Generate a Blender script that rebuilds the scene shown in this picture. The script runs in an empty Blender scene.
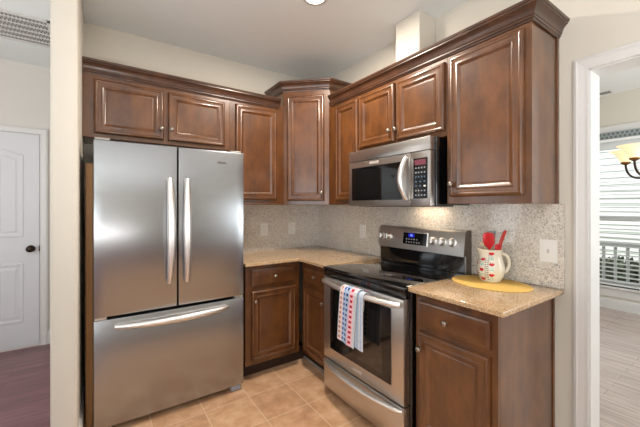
import bpy, bmesh, math, random
from mathutils import Matrix, Vector
random.seed(7)
PI = math.pi
scene = bpy.context.scene
COL = scene.collection

# ------------------------------------------------------------------ camera
cam_d = bpy.data.cameras.new('camera')
cam_d.sensor_width = 36.0
cam_d.sensor_fit = 'HORIZONTAL'
cam_d.lens = 319.5 / 640 * 36.0
cam_d.shift_y = -(213.5 - 206.18) / 640
cam_d.clip_start = 0.02
cam = bpy.data.objects.new('camera', cam_d)
cam.location = (-2.008, -2.944, 1.356)
cam.rotation_euler = (PI / 2, 0, -0.6009)
COL.objects.link(cam)
scene.camera = cam

# ------------------------------------------------------------------ view, world, daylight
scene.view_settings.view_transform = 'Standard'
scene.view_settings.look = 'None'
scene.view_settings.gamma = 1
scene.view_settings.use_curve_mapping = False
scene.view_settings.exposure = 0.50
world = bpy.data.worlds.new('sky')
scene.world = world
world.use_nodes = True
bg = world.node_tree.nodes['Background']
bg.inputs[0].default_value = (0.90, 0.95, 1.0, 1)
bg.inputs[1].default_value = 0.65


def area(name, loc, rot, sx, sy, power, color):
    d = bpy.data.lights.new(name, 'AREA')
    d.shape = 'RECTANGLE'
    d.size, d.size_y = sx, sy
    d.energy = power
    d.color = color
    o = bpy.data.objects.new(name, d)
    o.location = loc
    o.rotation_euler = rot
    COL.objects.link(o)
    return o


# daylight through the windows behind the camera, at the left of the room and in the dining room, plus an added ceiling fill
area('daylight_rear', (-3.85, -6.05, 1.35), (PI / 2 + 0.95, 0, 0), 1.9, 1.9, 34, (0.93, 0.97, 1.0))
area('daylight_left', (-5.05, -3.6, 1.35), (PI / 2 + 0.95, 0, -PI / 2), 3.0, 1.9, 45, (0.93, 0.97, 1.0))
area('ceiling_bounce', (-2.3, -3.75, 0.9), (PI, 0, 0), 1.0, 1.0, 46, (1.0, 0.985, 0.955))  # added upward fill behind the camera
area('daylight_dining', (1.9, -5.05, 1.35), (PI / 2 + 0.8, 0, 0), 2.2, 1.9, 95, (0.90, 0.97, 1.0))
area('daylight_hall', (-3.55, -0.1, 1.5), (PI / 2, 0, -PI / 2), 0.9, 1.6, 9, (0.95, 0.97, 1.0))  # area light standing in the hall, no window modelled there

sun_d = bpy.data.lights.new('hazy_sun', 'SUN')
sun_d.energy = 3.4
sun_d.angle = math.radians(9)
sun_d.color = (1.0, 0.97, 0.93)
sun = bpy.data.objects.new('hazy_sun', sun_d)
sun.rotation_euler = Vector((0.45, -0.65, -0.62)).to_track_quat('-Z', 'Y').to_euler()
COL.objects.link(sun)

# ------------------------------------------------------------------ materials
def lin(r, g, b):
    f = lambda c: (c / 255 / 12.92) if c / 255 <= 0.04045 else ((c / 255 + 0.055) / 1.055) ** 2.4
    return (f(r), f(g), f(b), 1)


MATS = {}


def new_mat(name):
    m = bpy.data.materials.new(name)
    m.use_nodes = True
    MATS[name] = m
    nt = m.node_tree
    return m, nt, nt.nodes['Principled BSDF']


def N(nt, t, **kw):
    n = nt.nodes.new(t)
    for k, v in kw.items():
        setattr(n, k, v)
    return n


def ramp(nt, stops, fac):
    r = N(nt, 'ShaderNodeValToRGB')
    el = r.color_ramp.elements
    while len(el) < len(stops):
        el.new(0.5)
    for e, (p, c) in zip(el, stops):
        e.position = p
        e.color = c
    nt.links.new(fac, r.inputs[0])
    return r.outputs[0]


def coords(nt, scale=(1, 1, 1), kind='Object', rot=(0, 0, 0)):
    tc = N(nt, 'ShaderNodeTexCoord')
    mp = N(nt, 'ShaderNodeMapping')
    mp.inputs['Scale'].default_value = scale
    mp.inputs['Rotation'].default_value = rot
    nt.links.new(tc.outputs[kind], mp.inputs[0])
    return mp.outputs[0]


def noise(nt, vec, scale, detail=3, rough=0.5):
    n = N(nt, 'ShaderNodeTexNoise')
    n.inputs['Scale'].default_value = scale
    n.inputs['Detail'].default_value = detail
    n.inputs['Roughness'].default_value = rough
    nt.links.new(vec, n.inputs['Vector'])
    return n.outputs['Fac']


def bump(nt, b, height, strength, dist=0.001):
    n = N(nt, 'ShaderNodeBump')
    n.inputs['Strength'].default_value = strength
    n.inputs['Distance'].default_value = dist
    nt.links.new(height, n.inputs['Height'])
    nt.links.new(n.outputs[0], b.inputs['Normal'])


def plain(name, col, rough=0.5, metal=0.0, var=0.04, scale=6, coat=0.0, spec=0.5, emit=None, estr=0):
    m, nt, b = new_mat(name)
    v = coords(nt)
    f = noise(nt, v, scale)
    lo = tuple(c * (1 - var) for c in col[:3]) + (1,)
    hi = tuple(min(1, c * (1 + var)) for c in col[:3]) + (1,)
    nt.links.new(ramp(nt, [(0.3, lo), (0.7, hi)], f), b.inputs['Base Color'])
    b.inputs['Roughness'].default_value = rough
    b.inputs['Metallic'].default_value = metal
    b.inputs['Coat Weight'].default_value = coat
    b.inputs['Specular IOR Level'].default_value = spec
    if emit:
        b.inputs['Emission Color'].default_value = emit
        b.inputs['Emission Strength'].default_value = estr
    return m


def wood(name, dark, mid, light, scale, rough=0.34, coat=0.8):
    m, nt, b = new_mat(name)
    v = coords(nt, scale)
    f1 = noise(nt, v, 1.0, 5, 0.6)
    v2 = coords(nt, (5, 5, 3.0))
    f2 = noise(nt, v2, 2.0, 4, 0.62)
    mx = N(nt, 'ShaderNodeMath', operation='MULTIPLY_ADD')
    nt.links.new(f1, mx.inputs[0])
    mx.inputs[1].default_value = 0.22
    ml = N(nt, 'ShaderNodeMath', operation='MULTIPLY')
    nt.links.new(f2, ml.inputs[0])
    ml.inputs[1].default_value = 0.78
    nt.links.new(ml.outputs[0], mx.inputs[2])
    nt.links.new(ramp(nt, [(0.3, dark), (0.5, mid), (0.72, light)], mx.outputs[0]), b.inputs['Base Color'])
    b.inputs['Roughness'].default_value = rough
    b.inputs['Coat Weight'].default_value = coat
    b.inputs['Coat Roughness'].default_value = 0.2
    bump(nt, b, f1, 0.06, 0.0004)
    return m


WD = (lin(71, 38, 14), lin(95, 55, 21), lin(118, 71, 30))
wood_v = wood('cabinet_wood', *WD, (38, 38, 2.2))
wood_h = wood('cabinet_wood_across', *WD, (2.2, 2.2, 38))
crown_wood = wood('crown_wood', lin(52, 31, 20), lin(72, 44, 28), lin(92, 57, 36), (2.2, 2.2, 30), 0.34, 0.5)
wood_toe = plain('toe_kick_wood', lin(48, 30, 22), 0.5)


def steel(name, col, rough, along):
    m, nt, b = new_mat(name)
    sc = {'h': (3, 3, 1400), 'v': (1400, 1400, 3)}[along]
    f = noise(nt, coords(nt, sc), 1.0, 2)
    lo = tuple(c * 0.97 for c in col[:3]) + (1,)
    nt.links.new(ramp(nt, [(0.3, lo), (0.7, col)], f), b.inputs['Base Color'])
    b.inputs['Metallic'].default_value = 1
    nt.links.new(ramp(nt, [(0.3, (rough * 0.95,) * 3 + (1,)), (0.7, (rough * 1.05,) * 3 + (1,))], f), b.inputs['Roughness'])
    return m


ss_h = steel('brushed_steel', (0.39, 0.40, 0.415, 1), 0.25, 'h')
ss_v = steel('brushed_steel_upright', (0.39, 0.40, 0.415, 1), 0.27, 'v')
ss_light = steel('satin_panel_steel', (0.60, 0.59, 0.58, 1), 0.40, 'h')
ss_warm = steel('brushed_steel_warm', (0.62, 0.60, 0.575, 1), 0.31, 'h')
ss_bright = steel('satin_handle_steel', (0.86, 0.84, 0.81, 1), 0.36, 'h')
nickel = plain('satin_nickel', (0.36, 0.31, 0.26, 1), 0.3, 1.0)
dark_grey = plain('fridge_grey_paint', lin(70, 68, 66), 0.45)
black_gloss = plain('black_gloss', lin(14, 14, 16), 0.08, var=0.0, coat=0.5)
black_glass = plain('black_ceramic_glass', lin(9, 9, 10), 0.03, var=0.0, coat=1.0)
black_matte = plain('black_matte', lin(18, 17, 17), 0.5)
oven_glass = plain('oven_window_glass', lin(30, 26, 23), 0.05, var=0.1, coat=1.0)
mw_glass = plain('microwave_window_glass', lin(20, 20, 20), 0.05, var=0.1, coat=0.8)
ring_grey = plain('burner_print_grey', lin(40, 39, 39), 0.08)
wall_paint = plain('wall_paint_cream', lin(211, 204, 191), 0.75, var=0.012, scale=3)
hall_paint = plain('hall_paint_cream', lin(216, 212, 205), 0.75, var=0.012, scale=3)
ceil_paint = plain('ceiling_paint', lin(232, 236, 235), 0.85, var=0.01, scale=2)
trim_white = plain('trim_white', lin(216, 214, 211), 0.35, var=0.01)
door_white = plain('door_white', lin(214, 214, 217), 0.4, var=0.01)
plastic_white = plain('plate_white_plastic', lin(236, 234, 228), 0.3, var=0.01)
slot_dark = plain('slot_dark', lin(90, 84, 78), 0.5)
bronze = plain('oil_rubbed_bronze', lin(58, 46, 38), 0.35, 0.8)
brass = plain('aged_brass', lin(140, 104, 62), 0.35, 0.9)
blind_white = plain('blind_white', lin(222, 224, 222), 0.5, var=0.01)
red_sil = plain('red_silicone', lin(200, 22, 30), 0.35, var=0.05)
red_sil2 = plain('coral_red_silicone', lin(196, 52, 46), 0.35, var=0.05)
cream_wood = plain('pale_wood', lin(222, 200, 160), 0.5, var=0.06)
clear_plastic = plain('grey_plastic', lin(150, 160, 160), 0.25, var=0.03)
ceramic = plain('cream_glazed_ceramic', lin(232, 224, 206), 0.15, var=0.02, coat=0.4)
lip_red = plain('painted_red', lin(202, 30, 44), 0.2)
paint_teal = plain('painted_pale_teal', lin(150, 200, 184), 0.2)
paint_dark = plain('painted_grey_lines', lin(110, 112, 110), 0.2)
mat_yellow = None


def granite(name, base, spots, grain, mixf):
    m, nt, b = new_mat(name)
    v = coords(nt)
    vo = N(nt, 'ShaderNodeTexVoronoi')
    vo.inputs['Scale'].default_value = grain
    nt.links.new(v, vo.inputs['Vector'])
    sep = N(nt, 'ShaderNodeSeparateColor')
    nt.links.new(vo.outputs['Color'], sep.inputs[0])
    c1 = ramp(nt, spots, sep.outputs[0])
    c2 = ramp(nt, [(0.35, base[0]), (0.65, base[1])], noise(nt, v, 9, 4, 0.6))
    mx = N(nt, 'ShaderNodeMix', data_type='RGBA')
    mx.inputs[0].default_value = mixf
    nt.links.new(c2, mx.inputs[6])
    nt.links.new(c1, mx.inputs[7])
    nt.links.new(mx.outputs[2], b.inputs['Base Color'])
    b.inputs['Roughness'].default_value = 0.12
    b.inputs['Coat Weight'].default_value = 0.3
    return m


gr_counter_warmlit = granite('granite_counter', (lin(184, 144, 100), lin(202, 164, 120)),  # same stone as the backsplash, warm reflected light put into its colour
                     [(0.0, lin(96, 84, 74)), (0.14, lin(150, 128, 102)), (0.4, lin(196, 162, 120)), (0.8, lin(212, 186, 148)), (1.0, lin(236, 228, 212))], 210, 0.5)
gr_splash = granite('granite_backsplash', (lin(212, 204, 192), lin(226, 220, 210)),
                    [(0.0, lin(100, 94, 90)), (0.12, lin(166, 156, 146)), (0.4, lin(212, 203, 190)), (0.8, lin(226, 219, 208)), (1.0, lin(244, 241, 236))], 165, 0.62)


def tile_mat():
    m, nt, b = new_mat('tan_floor_tile')
    tc = N(nt, 'ShaderNodeTexCoord')
    mp = N(nt, 'ShaderNodeMapping')
    mp.inputs['Location'].default_value = (0.836 + 0.304 * 20, 0.783 + 0.304 * 30, 0)
    nt.links.new(tc.outputs['Object'], mp.inputs[0])
    br = N(nt, 'ShaderNodeTexBrick')
    br.offset = 0.0
    br.inputs['Scale'].default_value = 1.0
    br.inputs['Brick Width'].default_value = 0.304
    br.inputs['Row Height'].default_value = 0.304
    br.inputs['Mortar Size'].default_value = 0.0032
    br.inputs['Mortar Smooth'].default_value = 0.2
    br.inputs['Bias'].default_value = 0
    br.inputs['Color1'].default_value = (0.35, 0.35, 0.35, 1)
    br.inputs['Color2'].default_value = (0.65, 0.65, 0.65, 1)
    nt.links.new(mp.outputs[0], br.inputs['Vector'])
    f = noise(nt, tc.outputs['Object'], 9, 5, 0.62)
    c = ramp(nt, [(0.28, lin(180, 134, 99)), (0.5, lin(203, 158, 121)), (0.72, lin(223, 184, 149))], f)
    mul = N(nt, 'ShaderNodeMix', data_type='RGBA', blend_type='OVERLAY')
    mul.inputs[0].default_value = 0.25
    nt.links.new(c, mul.inputs[6])
    nt.links.new(br.outputs['Color'], mul.inputs[7])
    mx = N(nt, 'ShaderNodeMix', data_type='RGBA')
    nt.links.new(br.outputs['Fac'], mx.inputs[0])
    nt.links.new(mul.outputs[2], mx.inputs[6])
    mx.inputs[7].default_value = lin(222, 192, 158)
    nt.links.new(mx.outputs[2], b.inputs['Base Color'])
    b.inputs['Roughness'].default_value = 0.38
    inv = N(nt, 'ShaderNodeMath', operation='SUBTRACT')
    inv.inputs[0].default_value = 1
    nt.links.new(br.outputs['Fac'], inv.inputs[1])
    bump(nt, b, inv.outputs[0], 0.4, 0.002)
    return m


def plank_mat(name, a, bb, rot, rough):
    m, nt, b = new_mat(name)
    v = coords(nt, rot=(0, 0, rot))
    br = N(nt, 'ShaderNodeTexBrick')
    br.offset = 0.37
    br.inputs['Scale'].default_value = 1.0
    br.inputs['Brick Width'].default_value = 1.1
    br.inputs['Row Height'].default_value = 0.09
    br.inputs['Mortar Size'].default_value = 0.0012
    br.inputs['Color1'].default_value = a
    br.inputs['Color2'].default_value = bb
    br.inputs['Mortar'].default_value = tuple(c * 0.4 for c in a[:3]) + (1,)
    nt.links.new(v, br.inputs['Vector'])
    mp2 = N(nt, 'ShaderNodeMapping')
    mp2.inputs['Scale'].default_value = (3, 40, 3)
    nt.links.new(v, mp2.inputs[0])
    f = noise(nt, mp2.outputs[0], 1.0, 4)
    g = ramp(nt, [(0.3, (0.7, 0.7, 0.7, 1)), (0.7, (1.15, 1.1, 1.1, 1))], f)
    mx = N(nt, 'ShaderNodeMix', data_type='RGBA', blend_type='MULTIPLY')
    mx.inputs[0].default_value = 1
    nt.links.new(br.outputs['Color'], mx.inputs[6])
    nt.links.new(g, mx.inputs[7])
    nt.links.new(mx.outputs[2], b.inputs['Base Color'])
    b.inputs['Roughness'].default_value = rough
    return m


tile = tile_mat()
hard_hall = plank_mat('dark_cherry_planks', lin(122, 84, 90), lin(138, 97, 101), 0.0, 0.3)
hard_dining = plank_mat('brown_planks', lin(190, 174, 165), lin(204, 188, 179), PI / 2, 0.22)  # brown planks lightened, the window glare is put into their colour


def woven_yellow():
    m, nt, b = new_mat('woven_yellow')
    v = coords(nt)
    w = N(nt, 'ShaderNodeTexWave', wave_type='RINGS', rings_direction='Z')
    w.inputs['Scale'].default_value = 60
    w.inputs['Distortion'].default_value = 0.6
    nt.links.new(v, w.inputs['Vector'])
    nt.links.new(ramp(nt, [(0.2, lin(214, 168, 78)), (0.8, lin(236, 198, 112))], w.outputs['Fac']), b.inputs['Base Color'])
    b.inputs['Roughness'].default_value = 0.8
    bump(nt, b, w.outputs['Fac'], 0.5, 0.001)
    return m


mat_yellow = woven_yellow()


def glass_pane():
    m, nt, b = new_mat('window_glass')
    out = nt.nodes['Material Output']
    tr = N(nt, 'ShaderNodeBsdfTransparent')
    gl = N(nt, 'ShaderNodeBsdfGlossy')
    gl.inputs['Roughness'].default_value = 0.02
    fr = N(nt, 'ShaderNodeFresnel')
    fr.inputs['IOR'].default_value = 1.35
    mx = N(nt, 'ShaderNodeMixShader')
    nt.links.new(fr.outputs[0], mx.inputs[0])
    nt.links.new(tr.outputs[0], mx.inputs[1])
    nt.links.new(gl.outputs[0], mx.inputs[2])
    nt.links.new(mx.outputs[0], out.inputs['Surface'])
    return m


pane_glass = glass_pane()
shade_glass = plain('amber_alabaster_glass', lin(244, 224, 186), 0.3, emit=lin(255, 226, 176), estr=0.55)
lamp_lens = plain('lamp_lens', lin(255, 248, 235), 0.4, emit=(1, 0.93, 0.82, 1), estr=14)
disp_red = plain('display_red_lens', lin(110, 62, 74), 0.15, emit=lin(150, 60, 80), estr=0.08)
disp_blue = plain('display_blue', lin(20, 24, 120), 0.15, emit=lin(30, 36, 170), estr=0.6)
digit_blue = plain('digit_pale_blue', lin(170, 190, 255), 0.3, emit=lin(170, 190, 255), estr=0.8)
btn_grey = plain('button_print', lin(150, 152, 156), 0.35)
btn_blue = plain('button_print_blue', lin(70, 92, 112), 0.35)

# yarns
Y = {k: plain('yarn_' + n, c, 0.9, var=0.12, scale=120) for k, n, c in [
    ('w', 'white', lin(212, 213, 218)), ('o', 'peach', lin(196, 132, 116)), ('b', 'blue', lin(72, 104, 182)),
    ('n', 'navy', lin(40, 52, 116)), ('r', 'red', lin(186, 22, 54)), ('p', 'pale_pink', lin(240, 196, 204)),
    ('l', 'pale_blue', lin(176, 196, 222)), ('k', 'pale_peach', lin(236, 214, 206)), ('a', 'aqua', lin(160, 188, 204))]}
leaf_dark = plain('shrub_leaf_dark', lin(52, 66, 44), 0.8, var=0.4, scale=8)
leaf_green = plain('tree_leaf_green', lin(120, 150, 66), 0.8, var=0.3, scale=6)
bark = plain('bark', lin(96, 84, 74), 0.9, var=0.2, scale=14)
siding = plain('siding_white', lin(236, 240, 240), 0.6, var=0.02)
rail_white = plain('railing_white', lin(206, 208, 206), 0.6, var=0.02)
grass = plain('lawn', lin(110, 124, 84), 0.9, var=0.2, scale=5)


# ------------------------------------------------------------------ builders
def frame(o, u, out):
    u, w, v = Vector(u).normalized(), Vector(out).normalized(), Vector((0, 0, 1))
    m = Matrix.Identity(4)
    for i in range(3):
        m[i][0], m[i][1], m[i][2], m[i][3] = u[i], v[i], w[i], o[i]
    return m


WORLD = Matrix.Identity(4)
FA = frame((0, 0, 0), (1, 0, 0), (0, -1, 0))       # wall A: u = x, v = z, w = -y
FB = frame((0, 0, 0), (0, -1, 0), (-1, 0, 0))      # wall B: u = -y, v = z, w = -x


def nb():
    return bmesh.new()


def box(bm, M, a, b, bev=0.0, seg=2):
    vs = [bm.verts.new(M @ Vector((x, y, z))) for x in (a[0], b[0]) for y in (a[1], b[1]) for z in (a[2], b[2])]
    fs = [(0, 1, 3, 2), (4, 6, 7, 5), (0, 4, 5, 1), (2, 3, 7, 6), (0, 2, 6, 4), (1, 5, 7, 3)]
    faces = [bm.faces.new([vs[i] for i in f]) for f in fs]
    if bev > 0:
        es = {e for f in faces for e in f.edges}
        bmesh.ops.bevel(bm, geom=list(es), offset=bev, segments=seg, profile=0.5, affect='EDGES')
    return bm


def loft(bm, rings, close_u=True, caps=(True, True)):
    """rings: lists of equal length of world points"""
    R = [[bm.verts.new(p) for p in r] for r in rings]
    n = len(R[0])
    for a, b in zip(R, R[1:]):
        for i in range(n if close_u else n - 1):
            j = (i + 1) % n
            bm.faces.new((a[i], a[j], b[j], b[i]))
    if caps[0]:
        bm.faces.new(list(reversed(R[0])))
    if caps[1]:
        bm.faces.new(R[-1])
    return bm


def rects(bm, M, u0, u1, v0, v1, prof):
    rings = []
    for ins, w in prof:
        rings.append([M @ Vector(p) for p in ((u0 + ins, v0 + ins, w), (u1 - ins, v0 + ins, w), (u1 - ins, v1 - ins, w), (u0 + ins, v1 - ins, w))])
    return loft(bm, rings)


def lathe(bm, M, c, prof, n=24, axis='w', caps=(True, True)):
    rings = []
    for r, h in prof:
        ring = []
        for k in range(n):
            t = 2 * PI * k / n
            if axis == 'w':
                p = (c[0] + r * math.cos(t), c[1] + r * math.sin(t), c[2] + h)
            elif axis == 'v':
                p = (c[0] + r * math.cos(t), c[1] + h, c[2] - r * math.sin(t))
            else:
                p = (c[0] + r * math.cos(t), c[1] + r * math.sin(t), c[2] + h)
            ring.append(M @ Vector(p))
        rings.append(ring)
    return loft(bm, rings, caps=caps)


def tube(bm, pts, radii, n=12, up=Vector((0, 0, 1)), flat=1.0):
    pts = [Vector(p) for p in pts]
    if not isinstance(radii, (list, tuple)):
        radii = [radii] * len(pts)
    rings = []
    ref = None
    for i, p in enumerate(pts):
        t = (pts[min(i + 1, len(pts) - 1)] - pts[max(i - 1, 0)]).normalized()
        if ref is None:
            ref = up - t * up.dot(t)
            if ref.length < 1e-3:
                ref = Vector((1, 0, 0)) - t * t.x
        ref = (ref - t * ref.dot(t)).normalized()
        s = t.cross(ref)
        rings.append([p + (ref * math.cos(2 * PI * k / n) + s * math.sin(2 * PI * k / n) * flat) * radii[i] for k in range(n)])
    return loft(bm, rings)


def sweep(bm, path, prof, closed=False):
    """sweep a (out, z) profile along a plan path, mitred; out is to the right-hand side of travel"""
    path = [Vector(p) for p in path]
    rings = []
    for i, p in enumerate(path):
        ds = []
        if i > 0:
            ds.append((path[i] - path[i - 1]).normalized())
        if i < len(path) - 1:
            ds.append((path[i + 1] - path[i]).normalized())
        ns = [Vector((d.y, -d.x)) for d in ds]
        n = sum(ns, Vector((0, 0))).normalized()
        k = 1 / max(0.2, n.dot(ns[0]))
        rings.append([Vector((p.x + n.x * o * k, p.y + n.y * o * k, z)) for o, z in prof])
    return loft(bm, rings)


def finish(name, bm, mat, parent=None, smooth=None, mats=None):
    off = Vector((0, 0, 0))
    if parent is not None:
        top = parent
        while top is not None:
            off += top.location
            top = top.parent
    bmesh.ops.recalc_face_normals(bm, faces=bm.faces)
    for v in bm.verts:
        v.co -= off
    me = bpy.data.meshes.new(name)
    bm.to_mesh(me)
    bm.free()
    for m in (mats or [mat]):
        me.materials.append(m)
    if smooth is not None:
        me.polygons.foreach_set('use_smooth', [True] * len(me.polygons))
        me.set_sharp_from_angle(angle=math.radians(smooth))
    o = bpy.data.objects.new(name, me)
    COL.objects.link(o)
    if parent is not None:
        o.parent = parent
    return o


def thing(name, label, cat, loc, group=None):
    o = bpy.data.objects.new(name, None)
    o.empty_display_size = 0.05
    o.location = loc
    COL.objects.link(o)
    o['label'], o['category'] = label, cat
    if group:
        o['group'] = group
    return o


def recentre(o):
    """put a single-mesh thing's origin at the base of its own mesh"""
    co = [v.co for v in o.data.vertices]
    c = Vector(((min(v.x for v in co) + max(v.x for v in co)) / 2, (min(v.y for v in co) + max(v.y for v in co)) / 2, min(v.z for v in co)))
    o.data.transform(Matrix.Translation(-c))
    o.location = c
    return o


def tag(o, label, cat, group=None, kind=None):
    o['label'], o['category'] = label, cat
    if group:
        o['group'] = group
    if kind:
        o['kind'] = kind
    return recentre(o)


def struct(name, bm, mat, smooth=None, parent=None):
    o = finish(name, bm, mat, parent, smooth)
    if parent is None:
        o['kind'] = 'structure'
    return o


def dup(root, loc, label, group=None):
    r = root.copy()
    COL.objects.link(r)
    r.location = loc
    r['label'] = label
    if group:
        r['group'] = group
    for ch in list(root.children):
        c = ch.copy()
        COL.objects.link(c)
        c.parent = r
        for g in list(ch.children):
            d = g.copy()
            COL.objects.link(d)
            d.parent = c
    return r


# ------------------------------------------------------------------ the room
H = 2.7227
HD = 2.835           # dining room ceiling
XW = -2.111          # kitchen face of the wing wall
WT = 0.116
bm = box(nb(), WORLD, (-2.17, -3.45, -0.1), (0.065, 0.0, 0)); struct('floor', bm, tile)
bm = box(nb(), WORLD, (-5.0, -3.45, -0.1), (-2.17, 1.2, 0)); struct('floor_hall', bm, hard_hall)
bm = box(nb(), WORLD, (-5.0, -6.0, -0.1), (0.065, -3.45, 0)); struct('floor_family', bm, hard_hall)
bm = box(nb(), WORLD, (0.065, -5.1, -0.1), (3.6, 1.2, 0)); struct('floor_dining', bm, hard_dining)
bm = box(nb(), WORLD, (-5.0, -6.1, H), (0.13, 1.3, H + 0.1)); struct('ceiling', bm, ceil_paint)
bm = box(nb(), WORLD, (0.13, -5.1, HD), (3.7, 1.3, HD + 0.1)); struct('ceiling_dining', bm, plain('dining_ceiling_paint', lin(226, 224, 220), 0.85, var=0.01))
bm = box(nb(), WORLD, (XW, 0.0, 0), (0.13, 0.12, H)); struct('wall_back', bm, wall_paint)
bm = nb()
box(bm, WORLD, (0, -2.387, 0), (0.13, 0.0, 2.0395)); box(bm, WORLD, (0, -6.1, 2.0395), (0.13, 0.0, HD)); box(bm, WORLD, (0, -6.1, 0), (0.13, -3.9, 2.0395))
struct('wall_right', bm, wall_paint)
bm = box(nb(), WORLD, (XW - WT, -0.78, 0), (XW, 1.17, H), 0.012, 3); struct('wall_left', bm, wall_paint, 40)
bm = box(nb(), WORLD, (-5.0, 1.17, 0), (XW - 0.01, 1.29, H)); struct('wall_hall', bm, hall_paint)
bm = nb()
box(bm, WORLD, (-5.1, -6.1, 0), (-5.0, 1.3, 0.35)); box(bm, WORLD, (-5.1, -6.1, 2.35), (-5.0, 1.3, H))
box(bm, WORLD, (-5.1, -6.1, 0.35), (-5.0, -5.15, 2.35)); box(bm, WORLD, (-5.1, -2.05, 0.35), (-5.0, 1.3, 2.35))
struct('wall_far_left', bm, wall_paint)
bm = nb()
box(bm, WORLD, (-5.0, -6.1, 0), (0.0, -6.0, 0.35)); box(bm, WORLD, (-5.0, -6.1, 2.35), (0.0, -6.0, H))
box(bm, WORLD, (-5.0, -6.1, 0.35), (-4.85, -6.0, 2.35)); box(bm, WORLD, (-2.85, -6.1, 0.35), (0.0, -6.0, 2.35))
struct('wall_front', bm, wall_paint)
# dining room walls
WX = 3.55
bm = nb()
WY0, WY1, WZ0, WZ1 = -2.75, -1.2, 0.30, 2.24
box(bm, WORLD, (WX, -5.1, 0), (WX + 0.14, 1.2, WZ0)); box(bm, WORLD, (WX, -5.1, WZ1), (WX + 0.14, 1.2, HD))
box(bm, WORLD, (WX, -5.1, WZ0), (WX + 0.14, WY0, WZ1)); box(bm, WORLD, (WX, WY1, WZ0), (WX + 0.14, 1.2, WZ1))
struct('wall_dining_far', bm, wall_paint)
bm = box(nb(), WORLD, (0.13, 0.6, 0), (WX, 0.72, HD)); struct('wall_dining_left', bm, wall_paint)
bm = nb()
box(bm, WORLD, (0.13, -5.1, 0), (WX, -5.0, 0.35)); box(bm, WORLD, (0.13, -5.1, 2.35), (WX, -5.0, HD))
box(bm, WORLD, (0.13, -5.1, 0.35), (0.75, -5.0, 2.35)); box(bm, WORLD, (3.05, -5.1, 0.35), (WX, -5.0, 2.35))
struct('wall_dining_right', bm, wall_paint)
# duct chase boxed in above the wall cabinets
bm = box(nb(), WORLD, (-0.184, -1.504, 2.29), (-0.001, -1.287, H - 0.001), 0.003, 1); struct('wall_chase', bm, wall_paint)
# baseboards
BP = [(0, 0.001), (0.016, 0.001), (0.016, 0.10), (0.011, 0.125), (0.004, 0.135), (0, 0.135)]
bm = sweep(nb(), [(XW, -0.765), (XW, 0.0)], BP); struct('baseboard_left', bm, trim_white)
bm = sweep(nb(), [(XW + 0.017, 0.0), (-1.12, 0.0)], BP); struct('baseboard_back', bm, trim_white)
bm = sweep(nb(), [(WX, 0.6), (WX, -5.0)], BP); struct('baseboard_dining', bm, trim_white)
bm = sweep(nb(), [(-2.439, 1.17), (XW - WT, 1.17), (XW - WT, -0.765)], BP); struct('baseboard_hall', bm, trim_white)
# cased opening to the dining room
bm = nb()
CS = [(0.0, 0.0), (0.0, 0.017), (0.012, 0.021), (0.02, 0.017), (0.045, 0.012), (0.058, 0.012), (0.058, 0.0)]


def casing(bm, M, u0, u1, vtop, sign=1):
    """door casing: two legs and a mitred head around an opening u0..u1 up to vtop, on the plane w=0"""
    prof = [(0.058 - a, w) for a, w in CS]          # distance from the opening edge, thickness
    rings = []
    for (pu, pv, du, dv) in ((u0, 0.001, -1, 0), (u0, vtop, -1, 1), (u1, vtop, 1, 1), (u1, 0.001, 1, 0)):
        rings.append([M @ Vector((pu + du * a, pv + dv * a, w)) for a, w in prof])
    return loft(bm, rings)


casing(bm, FB, 2.387, 3.9, 2.0395)
struct('trim_1', bm, trim_white)
bm = nb()
box(bm, WORLD, (-0.002, -2.395, 0.0), (0.132, -2.3865, 2.04)); box(bm, WORLD, (-0.002, -3.9005, 0.0), (0.132, -3.892, 2.04))
box(bm, WORLD, (-0.002, -3.9, 2.031), (0.132, -2.39, 2.04))
struct('trim_2', bm, trim_white)
bm = nb(); casing(bm, frame((0.13, 0, 0), (0, 1, 0), (1, 0, 0)), -3.9, -2.387, 2.0395); struct('trim_3', bm, trim_white)

# hall door
dr = bpy.data.objects.new('door_1', None); dr.location = (-2.876, 1.17, 0); COL.objects.link(dr); dr['kind'] = 'structure'
FH = frame((0, 1.17, 0), (1, 0, 0), (0, -1, 0))
bm = nb(); casing(bm, FH, -3.262, -2.497, 2.054); struct('trim_4', bm, trim_white)
bm = box(nb(), FH, (-3.257, 0.018, 0.0), (-2.502, 2.049, 0.008), 0.002, 1); finish('slab', bm, door_white, dr)


def arch_ring(M, u0, u1, v0, v1, rise, w, n=14):
    pts = [(u0, v0), (u1, v0)]
    for k in range(n + 1):
        t = k / n
        u = u1 + (u0 - u1) * t
        pts.append((u, v1 + rise * math.sin(PI * t) ** 1.3))
    return [M @ Vector((a, b, w)) for a, b in pts]


for (v0, v1, rise) in ((1.062, 1.845, 0.06), (0.25, 0.815, 0.0)):
    bm = nb()
    rings = []
    for ins, w in ((0.0, 0.0079), (0.006, 0.013), (0.018, 0.013), (0.03, 0.0088), (0.045, 0.0088), (0.06, 0.0125)):
        rings.append(arch_ring(FH, -3.14 + ins, -2.615 - ins, v0 + ins, v1 - ins, rise, w))
    loft(bm, rings, caps=(False, True))
    finish('panel', bm, door_white, dr)
    bm = nb()
    for k in range(1, 4):
        u = -3.08 + (0.405) * k / 4
        box(bm, FH, (u - 0.003, v0 + 0.065, 0.012), (u + 0.003, v1 - 0.06, 0.0132))
    finish('panel_groove', bm, plain('groove_grey_%d' % int(v0 * 100), lin(200, 201, 204), 0.5), dr)
kn = finish('door_knob', lathe(nb(), FH, (-2.564, 0.948, 0.008), [(0.001, 0), (0.031, 0), (0.033, 0.004), (0.028, 0.010), (0.012, 0.014), (0.010, 0.034), (0.018, 0.040), (0.028, 0.048), (0.030, 0.058), (0.024, 0.068), (0.010, 0.073), (0.001, 0.073)], 28), bronze, dr, 40)
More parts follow.
